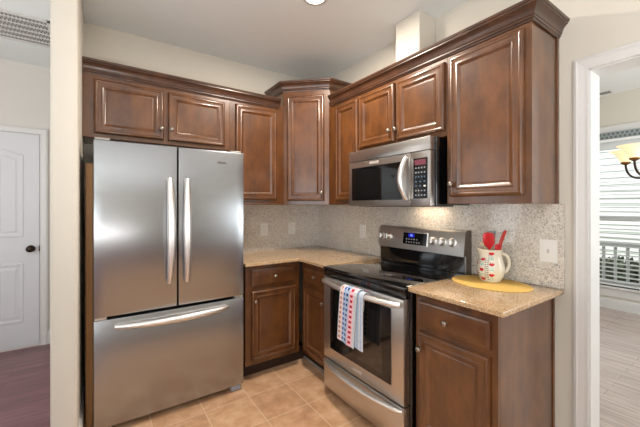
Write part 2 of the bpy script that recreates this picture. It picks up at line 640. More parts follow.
finish('latch_plate', box(nb(), FH, (-2.507, 0.92, 0.006), (-2.4985, 0.975, 0.012)), bronze, dr)
tag_door = dr

# dining window
wn = bpy.data.objects.new('window_1', None); wn.location = (WX, (WY0 + WY1) / 2, WZ0); COL.objects.link(wn); wn['kind'] = 'structure'
FW = frame((WX, 0, 0), (0, -1, 0), (-1, 0, 0))      # u = -y, w = into the room
bm = nb()
u0, u1 = -WY1, -WY0
for a, b in (((u0, WZ0), (u0 + 0.04, WZ1)), ((u1 - 0.04, WZ0), (u1, WZ1)), ((u0, WZ0), (u1, WZ0 + 0.05)), ((u0, WZ1 - 0.05), (u1, WZ1)), ((u0, 1.17), (u1, 1.225))):
    box(bm, FW, (a[0], a[1], -0.11), (b[0], b[1], -0.07))
finish('window_frame', bm, trim_white, wn)
finish('pane', box(nb(), FW, (u0 + 0.035, WZ0 + 0.04, -0.094), (u1 - 0.035, WZ1 - 0.04, -0.088)), pane_glass, wn)
finish('window_sill', box(nb(), FW, (u0 - 0.09, WZ0 - 0.025, -0.07), (u1 + 0.09, WZ0, 0.045), 0.004), trim_white, wn)
bm = nb()
for a, b in (((u0 - 0.09, WZ0), (u0, WZ1)), ((u1, WZ0), (u1 + 0.09, WZ1)), ((u0 - 0.09, WZ1), (u1 + 0.09, WZ1 + 0.175))):
    box(bm, FW, (a[0], a[1], 0), (b[0], b[1], 0.018), 0.002, 1)
box(bm, FW, (u0 - 0.09, WZ0 - 0.13, 0), (u1 + 0.09, WZ0 - 0.03, 0.016))
finish('window_casing', bm, trim_white, wn)

# patterned valance strip on the head casing
va = thing('window_valance', 'grey patterned valance strip across the top of the dining window', 'valance', (WX - 0.03, (WY0 + WY1) / 2, WZ1))
finish('strip', box(nb(), FW, (u0 - 0.08, WZ1 - 0.004, 0.019), (u1 + 0.08, WZ1 + 0.09, 0.034)), plain('valance_grey', lin(150, 158, 158), 0.6), va)
bm = nb()
k = u0 - 0.06
while k < u1 + 0.05:
    for dv, du in ((0.022, 0.0), (0.062, 0.02)):
        box(bm, FW, (k + du, WZ1 + dv - 0.012, 0.0335), (k + du + 0.022, WZ1 + dv + 0.012, 0.0365))
    k += 0.045
finish('pattern', bm, plain('valance_motif', lin(98, 104, 104), 0.6), va)
finish('rail', box(nb(), FW, (u0 - 0.085, WZ1 - 0.04, 0.019), (u1 + 0.085, WZ1 - 0.005, 0.06), 0.004), plain('valance_rail_white', lin(244, 244, 242), 0.4), va)
# blind
bl = thing('window_blind', 'open white slatted blind in the dining room window', 'blind', (WX - 0.02, (WY0 + WY1) / 2, WZ0))
finish('head_rail', box(nb(), FW, (u0 + 0.003, WZ1 - 0.13, -0.062), (u1 - 0.003, WZ1 - 0.03, 0.0), 0.003), blind_white, bl)
z = WZ0 + 0.075
R_ = Matrix.Rotation(math.radians(7), 4, 'X')
while z < WZ1 - 0.15:
    MS = FW @ Matrix.Translation((0, z, -0.028)) @ R_
    finish('slat', box(nb(), MS, (u0 + 0.008, -0.0015, -0.029), (u1 - 0.008, 0.0015, 0.029)), blind_white, bl)
    z += 0.0565
finish('bottom_rail', box(nb(), FW, (u0 + 0.008, WZ0 + 0.012, -0.05), (u1 - 0.008, WZ0 + 0.034, -0.004), 0.003), blind_white, bl)
for u in (u0 + 0.2, (u0 + u1) / 2, u1 - 0.2):
    finish('ladder_cord', box(nb(), FW, (u - 0.002, WZ0 + 0.02, 0.002), (u + 0.002, WZ1 - 0.1, 0.004)), blind_white, bl)

# ------------------------------------------------------------------ outside the dining window
gp = box(nb(), WORLD, (3.75, -14, -0.62), (30, 14, -0.5)); struct('ground', gp, grass)
nh = thing('neighbour_house', 'white lap sided house wall seen through the upper window', 'house', (11, 3.5, -0.5))
bm = nb()
for k in range(30):
    z0 = -0.5 + k * 0.19
    loft(bm, [[Vector((10.0, y, z0)), Vector((9.965, y, z0)), Vector((9.985, y, z0 + 0.19)), Vector((10.0, y, z0 + 0.19))] for y in (-0.75, 8)])
finish('siding', bm, siding, nh)
finish('wall', box(nb(), WORLD, (10.0, -0.75, -0.5), (14, 8, 5.2)), siding, nh)
finish('corner_board', box(nb(), WORLD, (9.95, -0.88, -0.5), (10.1, -0.75, 5.2)), plain('corner_board_grey', lin(110, 124, 124), 0.6), nh)
pr = thing('porch_railing', 'white porch railing outside the dining room window', 'railing', (5.0, -1.5, -0.5))
finish('top_rail', box(nb(), WORLD, (4.96, -5, 0.69), (5.04, 2, 0.75)), rail_white, pr)
finish('bottom_rail', box(nb(), WORLD, (4.97, -5, -0.1), (5.03, 2, -0.04)), rail_white, pr)
for k in range(36):
    y = -3.6 + k * 0.15
    finish('baluster', box(nb(), WORLD, (4.98, y - 0.018, -0.06), (5.02, y + 0.018, 0.70)), rail_white, pr)
for y in (-4.9, 1.9):
    finish('post', box(nb(), WORLD, (4.95, y - 0.05, -0.5), (5.05, y + 0.05, 0.85)), rail_white, pr)


def leafball(bm, c, r, n, size):
    for _ in range(n):
        d = Vector((random.gauss(0, 1), random.gauss(0, 1), random.gauss(0, 1))).normalized() * r * random.uniform(0.55, 1.0)
        p = Vector(c) + d
        a = Vector((random.gauss(0, 1), random.gauss(0, 1), random.gauss(0, 1))).normalized()
        b = a.orthogonal().normalized()
        s = size * random.uniform(0.6, 1.3)
        bm.faces.new([bm.verts.new(q) for q in (p - a * s, p + b * s * 0.5, p + a * s, p - b * s * 0.5)])


for i, (x, y, zc, r, m, lab) in enumerate([(6.2, -1.1, -0.1, 0.5, leaf_dark, 'dark green shrub behind the porch railing, nearer the house wall'),
                                           (6.4, -2.25, 0.0, 0.58, leaf_dark, 'dark green shrub behind the porch railing, at the right of the window')]):
    t = thing('shrub', lab, 'shrub', (x, y, -0.5), 'shrubs outside the window')
    bm = nb(); leafball(bm, (x, y, zc), r, 900, 0.09); leafball(bm, (x, y, zc - 0.3), r * 0.9, 500, 0.09)
    finish('foliage', bm, m, t)
    finish('stem', tube(nb(), [(x, y, -0.5), (x + 0.02, y, zc)], [0.04, 0.02], 8), bark, t)
t = thing('tree', 'pale green tree beyond the corner of the white house', 'tree', (8.6, -1.75, -0.5))
bm = nb()
for c, r in (((8.6, -1.75, 1.1), 0.75), ((8.7, -2.3, 1.9), 0.7), ((8.5, -2.7, 1.0), 0.8)):
    leafball(bm, c, r, 500, 0.11)
finish('foliage', bm, leaf_green, t)
bm = nb()
tube(bm, [(8.6, -1.75, -0.5), (8.62, -1.8, 1.2), (8.55, -1.95, 2.4), (8.6, -2.0, 4.2)], [0.09, 0.08, 0.06, 0.03], 8)
for a in range(9):
    z0 = 1.3 + a * 0.3
    s = 1 if a % 2 else -1
    tube(bm, [(8.6, -1.85, z0), (8.55, -1.85 + s * 0.35, z0 + 0.4), (8.5, -1.85 + s * 0.6, z0 + 0.9)], [0.03, 0.02, 0.008], 6)
finish('trunk', bm, bark, t)

# ------------------------------------------------------------------ ceiling fittings
rl = thing('recessed_light', 'round recessed ceiling light above the kitchen floor near the cabinets', 'ceiling light', (-0.85, -1.20, H))
bm = nb()
lathe(bm, WORLD, (-0.85, -1.20, H), [(0.058, -0.0005), (0.058, -0.004), (0.078, -0.007), (0.084, -0.004), (0.085, -0.0005)], 36, 'z')
finish('trim_ring', bm, trim_white, rl, 40)
finish('lens', lathe(nb(), WORLD, (-0.85, -1.20, H), [(0.001, -0.0045), (0.0575, -0.0045), (0.0575, -0.001), (0.001, -0.001)], 36, 'z'), lamp_lens, rl)


def can_lamp(loc):
    d = bpy.data.lights.new('can_lamp', 'AREA')
    d.shape = 'DISK'
    d.size = 0.11
    d.energy = 22
    d.color = (1.0, 0.90, 0.79)
    o = bpy.data.objects.new('can_lamp', d)
    o.location = (loc[0], loc[1], H - 0.012)
    COL.objects.link(o)


can_lamp((-0.85, -1.20))

vg = thing('air_return_grille', 'rectangular white air return grille in the hall ceiling', 'vent', (-2.66, 0.38, H))
gx0, gx1, gy0, gy1 = -3.05, -2.31, 0.125, 0.635
bm = nb()
for a, b in (((gx0, gy0), (gx1, gy0 + 0.03)), ((gx0, gy1 - 0.03), (gx1, gy1)), ((gx0, gy0), (gx0 + 0.03, gy1)), ((gx1 - 0.03, gy0), (gx1, gy1))):
    box(bm, WORLD, (a[0], a[1], H - 0.01), (b[0], b[1], H - 0.0005), 0.002, 1)
for k in range(1, 6):
    y = gy0 + (gy1 - gy0) * k / 6
    box(bm, WORLD, (gx0 + 0.02, y - 0.007, H - 0.009), (gx1 - 0.02, y + 0.007, H - 0.002))
finish('grille_frame', bm, trim_white, vg)
finish('backing', box(nb(), WORLD, (gx0 + 0.02, gy0 + 0.02, H - 0.002), (gx1 - 0.02, gy1 - 0.02, H - 0.0008)), plain('duct_dark', lin(62, 60, 58), 0.7), vg)
bm = nb()
nx = 32
for r in range(6):
    ya, yb = gy0 + (gy1 - gy0) * r / 6, gy0 + (gy1 - gy0) * (r + 1) / 6
    for k in range(nx):
        x = gx0 + 0.03 + (gx1 - gx0 - 0.06) * (k + 0.5) / nx
        for sgn in (1, -1):
            xx = x + sgn * 0.0053
            q = [(xx - 0.0021 - sgn * 0.0053, ya), (xx + 0.0021 - sgn * 0.0053, ya), (xx + 0.0021 + sgn * 0.0053, yb), (xx - 0.0021 + sgn * 0.0053, yb)]
            loft(bm, [[Vector((a, b, H - zz)) for a, b in q] for zz in (0.0065, 0.0025)])
lv = finish('lattice', bm, trim_white, vg)
dv = thing('supply_vent', 'small grey supply vent in the dining room ceiling', 'vent', (3.40, -1.58, HD))
finish('vent_frame', box(nb(), WORLD, (3.34, -1.68, HD - 0.009), (3.46, -1.45, HD - 0.0005), 0.002, 1), plain('vent_grey', lin(190, 188, 184), 0.5), dv)
bm = nb()
for k in range(4):
    box(bm, WORLD, (3.36 + k * 0.022, -1.665, HD - 0.0105), (3.372 + k * 0.022, -1.465, HD - 0.0085))
finish('louvre', bm, slot_dark, dv)

# chandelier
cx, cy, cz = 1.652, -2.41, 1.665
ch = thing('chandelier', 'brass chandelier with upturned amber glass bell shades seen through the doorway', 'chandelier', (cx, cy, cz))
finish('canopy', lathe(nb(), WORLD, (cx, cy, HD - 0.03), [(0.002, 0), (0.03, 0.0), (0.06, 0.02), (0.065, 0.0295), (0.002, 0.0295)], 24, 'z'), bronze, ch, 40)
finish('stem', lathe(nb(), WORLD, (cx, cy, cz - 0.12), [(0.002, 0), (0.012, 0.01), (0.02, 0.03), (0.012, 0.06), (0.03, 0.1), (0.034, 0.13), (0.02, 0.17), (0.012, 0.24), (0.024, 0.30), (0.008, 0.36), (0.006, HD - 0.03 - cz + 0.12), (0.002, HD - 0.03 - cz + 0.12)], 20, 'z'), bronze, ch, 40)
a0 = 1.317
for k in range(5):
    a = a0 + 2 * PI * k / 5
    dx, dy = math.cos(a), math.sin(a)
    pts = []
    for s in range(17):
        q = s / 16
        B = ((1 - q) ** 3, 3 * q * (1 - q) ** 2, 3 * q * q * (1 - q), q ** 3)
        r = B[0] * 0.02 + B[1] * 0.07 + B[2] * 0.26 + B[3] * 0.255
        zz = B[0] * 0.03 - B[1] * 0.10 - B[2] * 0.13 + B[3] * 0.06
        pts.append((cx + dx * r, cy + dy * r, cz + zz))
    ar = finish('arm', tube(nb(), pts, 0.008, 10), bronze, ch, 50)
    e = pts[-1]
    finish('cup', lathe(nb(), WORLD, (e[0], e[1], e[2] - 0.015), [(0.002, 0), (0.012, 0), (0.03, 0.012), (0.034, 0.02), (0.03, 0.026), (0.002, 0.026)], 20, 'z'), brass, ar, 40)
    bm = nb()
    lathe(bm, WORLD, (e[0], e[1], e[2] + 0.008), [(0.028, 0), (0.036, 0.01), (0.046, 0.03), (0.062, 0.060), (0.090, 0.088), (0.108, 0.098), (0.106, 0.101), (0.086, 0.092), (0.057, 0.062), (0.041, 0.03), (0.03, 0.012), (0.026, 0.004)], 28, 'z')
    finish('shade', bm, shade_glass, ar, 60)

# ------------------------------------------------------------------ backsplash and outlets
bs = box(nb(), WORLD, (-1.13, -0.02, 0.9215), (-0.021, -0.0005, 1.369)); tag(finish('backsplash', bs, gr_splash), 'speckled grey granite backsplash panel on the back wall beside the fridge', 'backsplash')
bs = box(nb(), WORLD, (-0.02, -2.2895, 0.9215), (-0.0005, -0.0005, 1.369)); tag(finish('backsplash', bs, gr_splash), 'long speckled granite backsplash panel behind the range and pitcher', 'backsplash')
ol = thing('outlet', 'white outlet plate on the back wall nearer the fridge', 'outlet', (-0.675, -0.02, 1.065))
finish('plate', box(nb(), FA, (-0.7155, 1.063, 0.0202), (-0.634, 1.187, 0.0255), 0.002, 2), plastic_white, ol)
for zc in (1.097, 1.153):
    rc = finish('receptacle', box(nb(), FA, (-0.6915, zc - 0.018, 0.0255), (-0.6585, zc + 0.018, 0.0275), 0.004, 2), plastic_white, ol)
    bm = nb()
    for du in (-0.008, 0.006):
        box(bm, FA, (-0.675 + du, zc - 0.002, 0.027), (-0.673 + du, zc + 0.010, 0.0278))
    finish('slot', bm, slot_dark, rc)
dup(ol, (-0.364, -0.02, 1.067), 'white outlet plate on the back wall nearer the corner')
o3 = dup(ol, (-0.02, -0.742, 1.063), 'white outlet plate on the right wall left of the range')
o3.rotation_euler = (0, 0, -PI / 2)
sw = thing('light_switch', 'white switch plate on the backsplash right of the pitcher', 'light switch', (-0.02, -2.221, 1.054))
finish('plate', box(nb(), FB, (2.179, 1.054, 0.0202), (2.263, 1.176, 0.0255), 0.002, 2), plastic_white, sw)
tg = finish('toggle', box(nb(), FB, (2.2165, 1.104, 0.0255), (2.2255, 1.126, 0.0345), 0.002, 1), plain('toggle_shade', lin(206, 204, 200), 0.3), sw)

# ------------------------------------------------------------------ cabinets
UB, UT = 1.3697, 2.284
UD = 0.3095
DOORP = [(0, 0.001), (0, 0.012), (0.0025, 0.0165), (0.006, 0.0205), (0.011, 0.0232), (0.016, 0.0238), (0.020, 0.0222), (0.022, 0.0196), (0.024, 0.0190),
         (0.042, 0.0190), (0.045, 0.0205), (0.050, 0.0210), (0.055, 0.0190), (0.062, 0.0135), (0.068, 0.0095), (0.071, 0.0090)]
PANELP = [(0.069, 0.006), (0.069, 0.0098), (0.073, 0.0098), (0.077, 0.0110), (0.080, 0.0110)]
DRAWP = [(0, 0.001), (0, 0.012), (0.003, 0.0145), (0.012, 0.017), (0.016, 0.020), (0.022, 0.021)]


def knob(parent, M, u, v, w):
    return finish('knob', lathe(nb(), M, (u, v, w), [(0.001, 0), (0.008, 0), (0.0075, 0.004), (0.0055, 0.009), (0.007, 0.013), (0.0135, 0.017), (0.0155, 0.021), (0.0135, 0.0255), (0.007, 0.028), (0.001, 0.0285)], 20), nickel, parent, 50)


def door(root, M, u0, u1, v0, v1, w, ku=None, kv=None):
    T = M @ Matrix.Translation((0, 0, w))
    bm = nb()
    R = []
    for ins, ww in DOORP:
        R.append([T @ Vector(p) for p in ((u0 + ins, v0 + ins, ww), (u1 - ins, v0 + ins, ww), (u1 - ins, v1 - ins, ww), (u0 + ins, v1 - ins, ww))])
    loft(bm, R, caps=(True, True))
    d = finish('door', bm, wood_v, root, 25)
    bm = rects(nb(), T, u0, u1, v0, v1, PANELP)
    finish('centre_panel', bm, wood_v, d)
    if ku is not None:
        knob(d, T, ku, kv, 0.021)
    return d


def drawer(root, M, u0, u1, v0, v1, w, ku, kv):
    T = M @ Matrix.Translation((0, 0, w))
    d = finish('drawer', rects(nb(), T, u0, u1, v0, v1, DRAWP), wood_h, root, 20)
    knob(d, T, ku, kv, 0.021)
    return d


def carcass(root, M, u0, u1, v0, v1, depth, w0=0.001):
    """box plus a face frame standing 1 mm proud at the front"""
    finish('body', box(nb(), M, (u0 + 0.002, v0 + 0.0, w0), (u1 - 0.002, v1, depth - 0.019)), wood_v, root)


def face(root, M, u0, u1, v0, v1, depth, holes):
    """flat face frame (the doors cover the openings)"""
    bm = nb()
    box(bm, M, (u0, v0, depth - 0.019), (u1, v1, depth), 0.0015, 1)
    finish('face_frame', bm, wood_v, root)


# over the fridge
c = thing('wall_cabinet', 'two door wooden wall cabinet above the fridge', 'cabinet', (-1.60, -0.155, 1.82), 'wall cabinets')
carcass(c, FA, -2.108, -1.119, 1.82, UT, UD); face(c, FA, -2.109, -1.119, 1.82, UT, UD, None)
door(c, FA, -2.049, -1.622, 1.848, 2.214, UD, -1.640, 1.928)
door(c, FA, -1.592, -1.165, 1.848, 2.214, UD, -1.571, 1.932)
# narrow on wall A
c = thing('wall_cabinet', 'single door wooden wall cabinet between fridge and corner cabinet', 'cabinet', (-0.865, -0.155, UB), 'wall cabinets')
carcass(c, FA, -1.1185, -0.6125, UB, UT, UD); face(c, FA, -1.1185, -0.6125, UB, UT, UD, None)
door(c, FA, -1.072, -0.687, 1.412, 2.222, UD)
# diagonal corner cabinet
CT = 2.437
c = thing('corner_cabinet', 'taller diagonal wooden corner wall cabinet with crown top', 'cabinet', (-0.25, -0.25, UB))
K = 0.612
bm = nb()
pl = [(-0.001, -0.001), (-K, -0.001), (-K, -UD + 0.01), (-UD + 0.01, -K), (-0.001, -K)]
loft(bm, [[Vector((a, b, z)) for a, b in pl] for z in (UB, CT)])
finish('body', bm, wood_v, c)
FC = frame((-K, -UD, 0), (1, -1, 0), (-1, -1, 0))
LW = (K - UD) * math.sqrt(2)
finish('face_frame', box(nb(), FC, (0.0, UB, -0.007), (LW, CT, 0.006), 0.0015, 1), wood_v, c)
door(c, FC, 0.038, LW - 0.042, 1.404, 2.362, 0.006, LW - 0.062, 1.475)
# narrow on wall B
c = thing('wall_cabinet', 'narrow wooden wall cabinet left of the microwave', 'cabinet', (-0.155, -0.82, UB), 'wall cabinets')
carcass(c, FB, 0.6145, 1.0205, UB, UT, UD); face(c, FB, 0.6145, 1.0205, UB, UT, UD, None)
door(c, FB, 0.727, 1.012, 1.405, 2.215, UD)
# over the microwave
c = thing('wall_cabinet', 'short two door wooden wall cabinet above the microwave', 'cabinet', (-0.155, -1.41, 1.775), 'wall cabinets')
carcass(c, FB, 1.021, 1.8035, 1.775, UT, UD); face(c, FB, 1.021, 1.8035, 1.775, UT, UD, None)
door(c, FB, 1.030, 1.400, 1.808, 2.216, UD, 1.362, 1.886)
door(c, FB, 1.417, 1.793, 1.808, 2.216, UD, 1.424, 1.884)
# right end
c = thing('wall_cabinet', 'tall single door wooden wall cabinet at the right end by the doorway', 'cabinet', (-0.155, -2.03, UB), 'wall cabinets')
carcass(c, FB, 1.804, 2.2575, UB, UT, UD, 0.022); face(c, FB, 1.804, 2.2575, UB, UT, UD, None)
finish('scribe_strip', box(nb(), FB, (1.806, UB, 0.001), (2.2635, 2.262, 0.0215), 0.002, 1), wood_v, c)
door(c, FB, 1.829, 2.227, 1.410, 2.222, UD, 1.849, 1.482)

CROWN = [(0, 2.243), (0.006, 2.243), (0.008, 2.250), (0.014, 2.254), (0.014, 2.262), (0.018, 2.266), (0.020, 2.278), (0.026, 2.292), (0.036, 2.303),
         (0.044, 2.308), (0.044, 2.314), (0.050, 2.318), (0.052, 2.329), (0.049, 2.332), (0, 2.332)]
CROWN_A = CROWN
bm = sweep(nb(), [(-2.1085, -UD - 0.001), (-0.660, -UD - 0.001)], CROWN)
tag(finish('crown_molding', bm, crown_wood, None, 30), 'dark wood crown molding on the cabinets along the back wall', 'molding')
bm = sweep(nb(), [(-UD - 0.001, -0.660), (-UD - 0.001, -2.2585), (-0.0015, -2.2585)], CROWN)
tag(finish('crown_molding', bm, crown_wood, None, 30), 'dark wood crown molding on the right wall cabinets with mitred end', 'molding')
kk = 0.0045
bm = sweep(nb(), [(-K - 0.001, -0.002), (-K - 0.001, -UD - kk), (-UD - kk, -K - 0.001), (-0.002, -K - 0.001)], [(a, b + 0.165) for a, b in CROWN])
tag(finish('crown_molding', bm, crown_wood, None, 30), 'dark wood crown molding wrapping the taller corner cabinet', 'molding')

# ---- base cabinets
BD = 0.588
CTZ = 0.8965      # carcass top
c = thing('base_cabinet', 'wooden base cabinet with drawer right of the fridge', 'cabinet', (-0.87, -0.29, 0), 'base cabinets')
finish('body', box(nb(), FA, (-1.092, 0.115, 0.021), (-0.611, CTZ, BD - 0.019)), wood_v, c)
finish('face_frame', box(nb(), FA, (-1.092, 0.115, BD - 0.019), (-0.6095, CTZ, BD), 0.0015, 1), wood_v, c)
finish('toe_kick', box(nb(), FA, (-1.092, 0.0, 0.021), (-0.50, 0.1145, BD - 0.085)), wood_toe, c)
drawer(c, FA, -1.045, -0.652, 0.726, 0.856, BD, -0.849, 0.792)
door(c, FA, -1.045, -0.648, 0.152, 0.694, BD, -1.018, 0.615)
c = thing('base_cabinet', 'narrow wooden base cabinet in the corner left of the range', 'cabinet', (-0.29, -0.75, 0), 'base cabinets')
finish('body', box(nb(), FB, (0.0225, 0.115, 0.021), (1.020, CTZ, BD - 0.019)), wood_v, c) if False else finish('body', box(nb(), FB, (0.612, 0.115, 0.021), (1.020, CTZ, BD - 0.019)), wood_v, c)
finish('face_frame', box(nb(), FB, (0.6095, 0.115, BD - 0.019), (1.020, CTZ, BD), 0.0015, 1), wood_v, c)
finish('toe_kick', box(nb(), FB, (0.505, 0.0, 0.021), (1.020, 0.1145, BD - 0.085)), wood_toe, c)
finish('shoe_strip', box(nb(), FB, (0.505, 0.0005, BD - 0.085), (1.020, 0.022, BD - 0.070), 0.005, 2), plain('shoe_strip_grey', lin(150, 136, 126), 0.5), c)
drawer(c, FB, 0.655, 0.972, 0.728, 0.846, BD, 0.832, 0.792)
door(c, FB, 0.655, 0.972, 0.150, 0.692, BD, 0.946, 0.610)
c = thing('base_cabinet', 'wooden base cabinet with drawer right of the range, finished end panel', 'cabinet', (-0.29, -2.02, 0), 'base cabinets')
finish('body', box(nb(), FB, (1.800, 0.115, 0.021), (2.236, CTZ, BD - 0.019)), wood_v, c)
finish('face_frame', box(nb(), FB, (1.800, 0.115, BD - 0.019), (2.2385, CTZ, BD), 0.0015, 1), wood_v, c)
finish('end_panel', box(nb(), FB, (2.2362, 0.0, 0.024), (2.2385, CTZ, BD - 0.0195)), wood_v, c)
finish('scribe_strip', box(nb(), FB, (2.2362, 0.0, 0.0015), (2.2445, CTZ, 0.0235), 0.002, 1), wood_v, c)
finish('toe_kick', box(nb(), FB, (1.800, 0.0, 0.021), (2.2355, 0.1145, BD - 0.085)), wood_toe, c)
drawer(c, FB, 1.828, 2.209, 0.722, 0.850, BD, 2.000, 0.781)
door(c, FB, 1.828, 2.209, 0.150, 0.690, BD, 1.845, 0.598)

# ---- worktops
CW = 0.6477
bm = nb()
pl = [(-1.112, -0.0005 - 0.0), (-1.112, -CW), (-CW, -CW), (-CW, -1.0225), (-0.0205, -1.0225), (-0.0205, -0.0205), (-1.112, -0.0205)][1:]
loft(bm, [[Vector((a, b, z)) for a, b in pl] for z in (0.8967, 0.9212)])
o = finish('countertop', bm, gr_counter_warmlit)
mod = o.modifiers.new('edge', 'BEVEL'); mod.width = 0.004; mod.segments = 3; mod.limit_method = 'ANGLE'
tag(o, 'L shaped tan granite countertop in the corner between fridge and range', 'countertop')
bm = box(nb(), FB, (1.7955, 0.8967, 0.0205), (2.290, 0.9212, CW), 0.004, 3)
tag(finish('countertop', bm, gr_counter_warmlit, None, 40), 'short tan granite countertop under the pitcher by the doorway', 'countertop')

# ------------------------------------------------------------------ refrigerator
fr = thing('refrigerator', 'stainless steel french door refrigerator with bottom freezer', 'refrigerator', (-1.59, -0.36, 0))
fl, frr, fm = -2.044, -1.137, -1.5905
finish('body', box(nb(), FA, (fl + 0.003, 0.03, 0.03), (frr - 0.003, 1.735, 0.605), 0.006, 2), dark_grey, fr)
finish('gasket', box(nb(), FA, (fl + 0.012, 0.07, 0.605), (frr - 0.012, 1.73, 0.618)), black_matte, fr)
YF = 0.673


def bowed(M, u0, u1, v0, v1, w0, w1, bow, ctr, half, n=16, bev=0.006):
    """door slab whose front bulges gently in plan"""
    bm = nb()
    rings = []
    f = lambda u: w1 + bow * (1 - ((u - ctr) / half) ** 2)
    us = [u0 + (u1 - u0) * k / n for k in range(n + 1)]
    def ring(u, w_in):
        wf = f(u) - w_in
        return [M @ Vector(p) for p in ((u, v0, w0), (u, v0, wf - bev), (u, v0 + bev * 0.3, wf - bev * 0.3), (u, v0 + bev, wf), (u, v1 - bev, wf), (u, v1 - bev * 0.3, wf - bev * 0.3), (u, v1, wf - bev), (u, v1, w0))]
    rings.append(ring(u0, bev)); rings.append(ring(u0 + bev * 0.3, bev * 0.3))
    for u in us[1:-1]:
        rings.append(ring(u, 0))
    rings.append(ring(u1 - bev * 0.3, bev * 0.3)); rings.append(ring(u1, bev))
    return loft(bm, rings)


BOW, HW = 0.006, 0.4535
for u0, u1, side in ((fl, fm - 0.004, -1), (fm + 0.004, frr, 1)):
    d = finish('door', bowed(FA, u0, u1, 0.700, 1.746, 0.62, YF, BOW, fm, HW), ss_h, fr, 35)
    uh = fm + side * 0.048
    pts, rad = [], []
    for k in range(21):
        t = k / 20
        b = math.sin(PI * t)
        pts.append(FA @ Vector((uh + side * 0.006 * (1 - b), 0.862 + 0.672 * t, 0.694 + 0.046 * b ** 0.6)))
        rad.append(0.0150 + 0.0065 * b)
    h = finish('handle', tube(nb(), pts, rad, 14, up=Vector((0, -1, 0)), flat=1.15), ss_bright, d, 60)
    bm = nb()
    for v in (0.872, 1.524):
        lathe(bm, FA, (uh + side * 0.005, v, 0.676), [(0.001, 0), (0.011, 0), (0.010, 0.022), (0.001, 0.022)], 14)
    finish('handle_mount', bm, ss_bright, h, 40)
    if side == 1:
        finish('badge', box(nb(), FA, (-1.330, 1.660, 0.6765), (-1.268, 1.672, 0.6795), 0.001, 1), plain('badge_grey', lin(118, 116, 114), 0.3, 0.6), d)
fd = finish('freezer_drawer', bowed(FA, fl, frr, 0.045, 0.683, 0.62, YF, BOW, fm, HW), ss_h, fr, 35)
pts, rad = [], []
for k in range(25):
    t = k / 24
    b = math.sin(PI * t)
    pts.append(FA @ Vector((-1.935 + 0.672 * t, 0.640 - 0.006 * b, 0.694 + 0.046 * b ** 0.6)))
    rad.append(0.0150 + 0.0065 * b)
h = finish('handle', tube(nb(), pts, rad, 14, flat=1.1), ss_bright, fd, 60)
bm = nb()
for u in (-1.922, -1.276):
    lathe(bm, FA, (u, 0.640, 0.676), [(0.001, 0), (0.011, 0), (0.010, 0.022), (0.001, 0.022)], 14)
finish('handle_mount', bm, ss_bright, h, 40)
for u in (fl + 0.004, frr - 0.094):
    finish('hinge_cover', box(nb(), FA, (u, 1.7465, 0.57), (u + 0.075, 1.760, 0.668), 0.004, 2), plain('hinge_grey_%d' % int(-u * 100), lin(160, 156, 150), 0.5), fr)
for u in (fl + 0.004, frr - 0.064):
    finish('hinge', box(nb(), FA, (u, 0.6845, 0.62), (u + 0.06, 0.6985, 0.668), 0.002, 1), ss_bright, fr)
finish('base_grille', box(nb(), FA, (fl + 0.02, 0.012, 0.50), (frr - 0.02, 0.045, 0.60)), black_matte, fr)
for u in (fl + 0.02, frr - 0.085):
    finish('foot', box(nb(), FA, (u, 0.0005, 0.60), (u + 0.07, 0.0445, 0.655), 0.006, 2), plain('foot_grey_%d' % int(-u * 100), lin(150, 156, 166), 0.4), fr)

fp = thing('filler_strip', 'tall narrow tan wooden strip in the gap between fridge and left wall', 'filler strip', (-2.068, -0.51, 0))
finish('strip', box(nb(), FA, (-2.086, 0.0, 0.50), (-2.048, 1.62, 0.52), 0.002, 1), plain('tan_wood', lin(196, 146, 94), 0.5, var=0.06), fp)  # added so the back wall's tan tone shows in the dark gap

# ------------------------------------------------------------------ range
ry0, ry1 = 1.028, 1.790
rg = thing('range', 'stainless steel electric range with black glass cooktop', 'range', (-0.35, -1.41, 0))
finish('body', box(nb(), FB, (ry0, 0.03, 0.024), (ry1, 0.900, 0.612), 0.003, 1), black_gloss, rg)
bm = nb()
for u in (ry0 + 0.05, ry1 - 0.09):
    box(bm, FB, (u, 0.0005, 0.10), (u + 0.04, 0.03, 0.14)); box(bm, FB, (u, 0.0005, 0.55), (u + 0.04, 0.03, 0.59))
finish('foot', bm, black_matte, rg)
ck = finish('cooktop', box(nb(), FB, (ry0 - 0.002, 0.9005, 0.085), (ry1 + 0.0005, 0.9185, 0.668), 0.007, 3), black_glass, rg, 40)
for u, w, r in ((1.22, 0.22, 0.085), (1.22, 0.50, 0.11), (1.60, 0.22, 0.11), (1.60, 0.50, 0.085), (1.41, 0.30, 0.055)):
    bm = nb()
    for rr in (r, r * 0.6):
        lathe(bm, FB @ Matrix.Translation((u, 0.9186, w)), (0, 0, 0), [(rr - 0.0008, 0), (rr - 0.0008, 0.0002), (rr + 0.0008, 0.0002), (rr + 0.0008, 0)], 48, 'v', (False, False))
    finish('burner_ring', bm, ring_grey, ck)
bm = nb()
n = 14
rings = []
for k in range(n + 1):
    u = ry0 + 0.002 + (ry1 - ry0 - 0.004) * k / n
    bw = 0.008 * (1 - ((u - 1.409) / 0.381) ** 2)
    rings.append([FB @ Vector(p) for p in ((u, 0.852, 0.612), (u, 0.852, 0.650 + bw), (u, 0.862, 0.656 + bw), (u, 0.893, 0.660 + bw), (u, 0.900, 0.655 + bw), (u, 0.900, 0.612))])
loft(bm, rings)
finish('front_apron', bm, black_gloss, rg, 40)
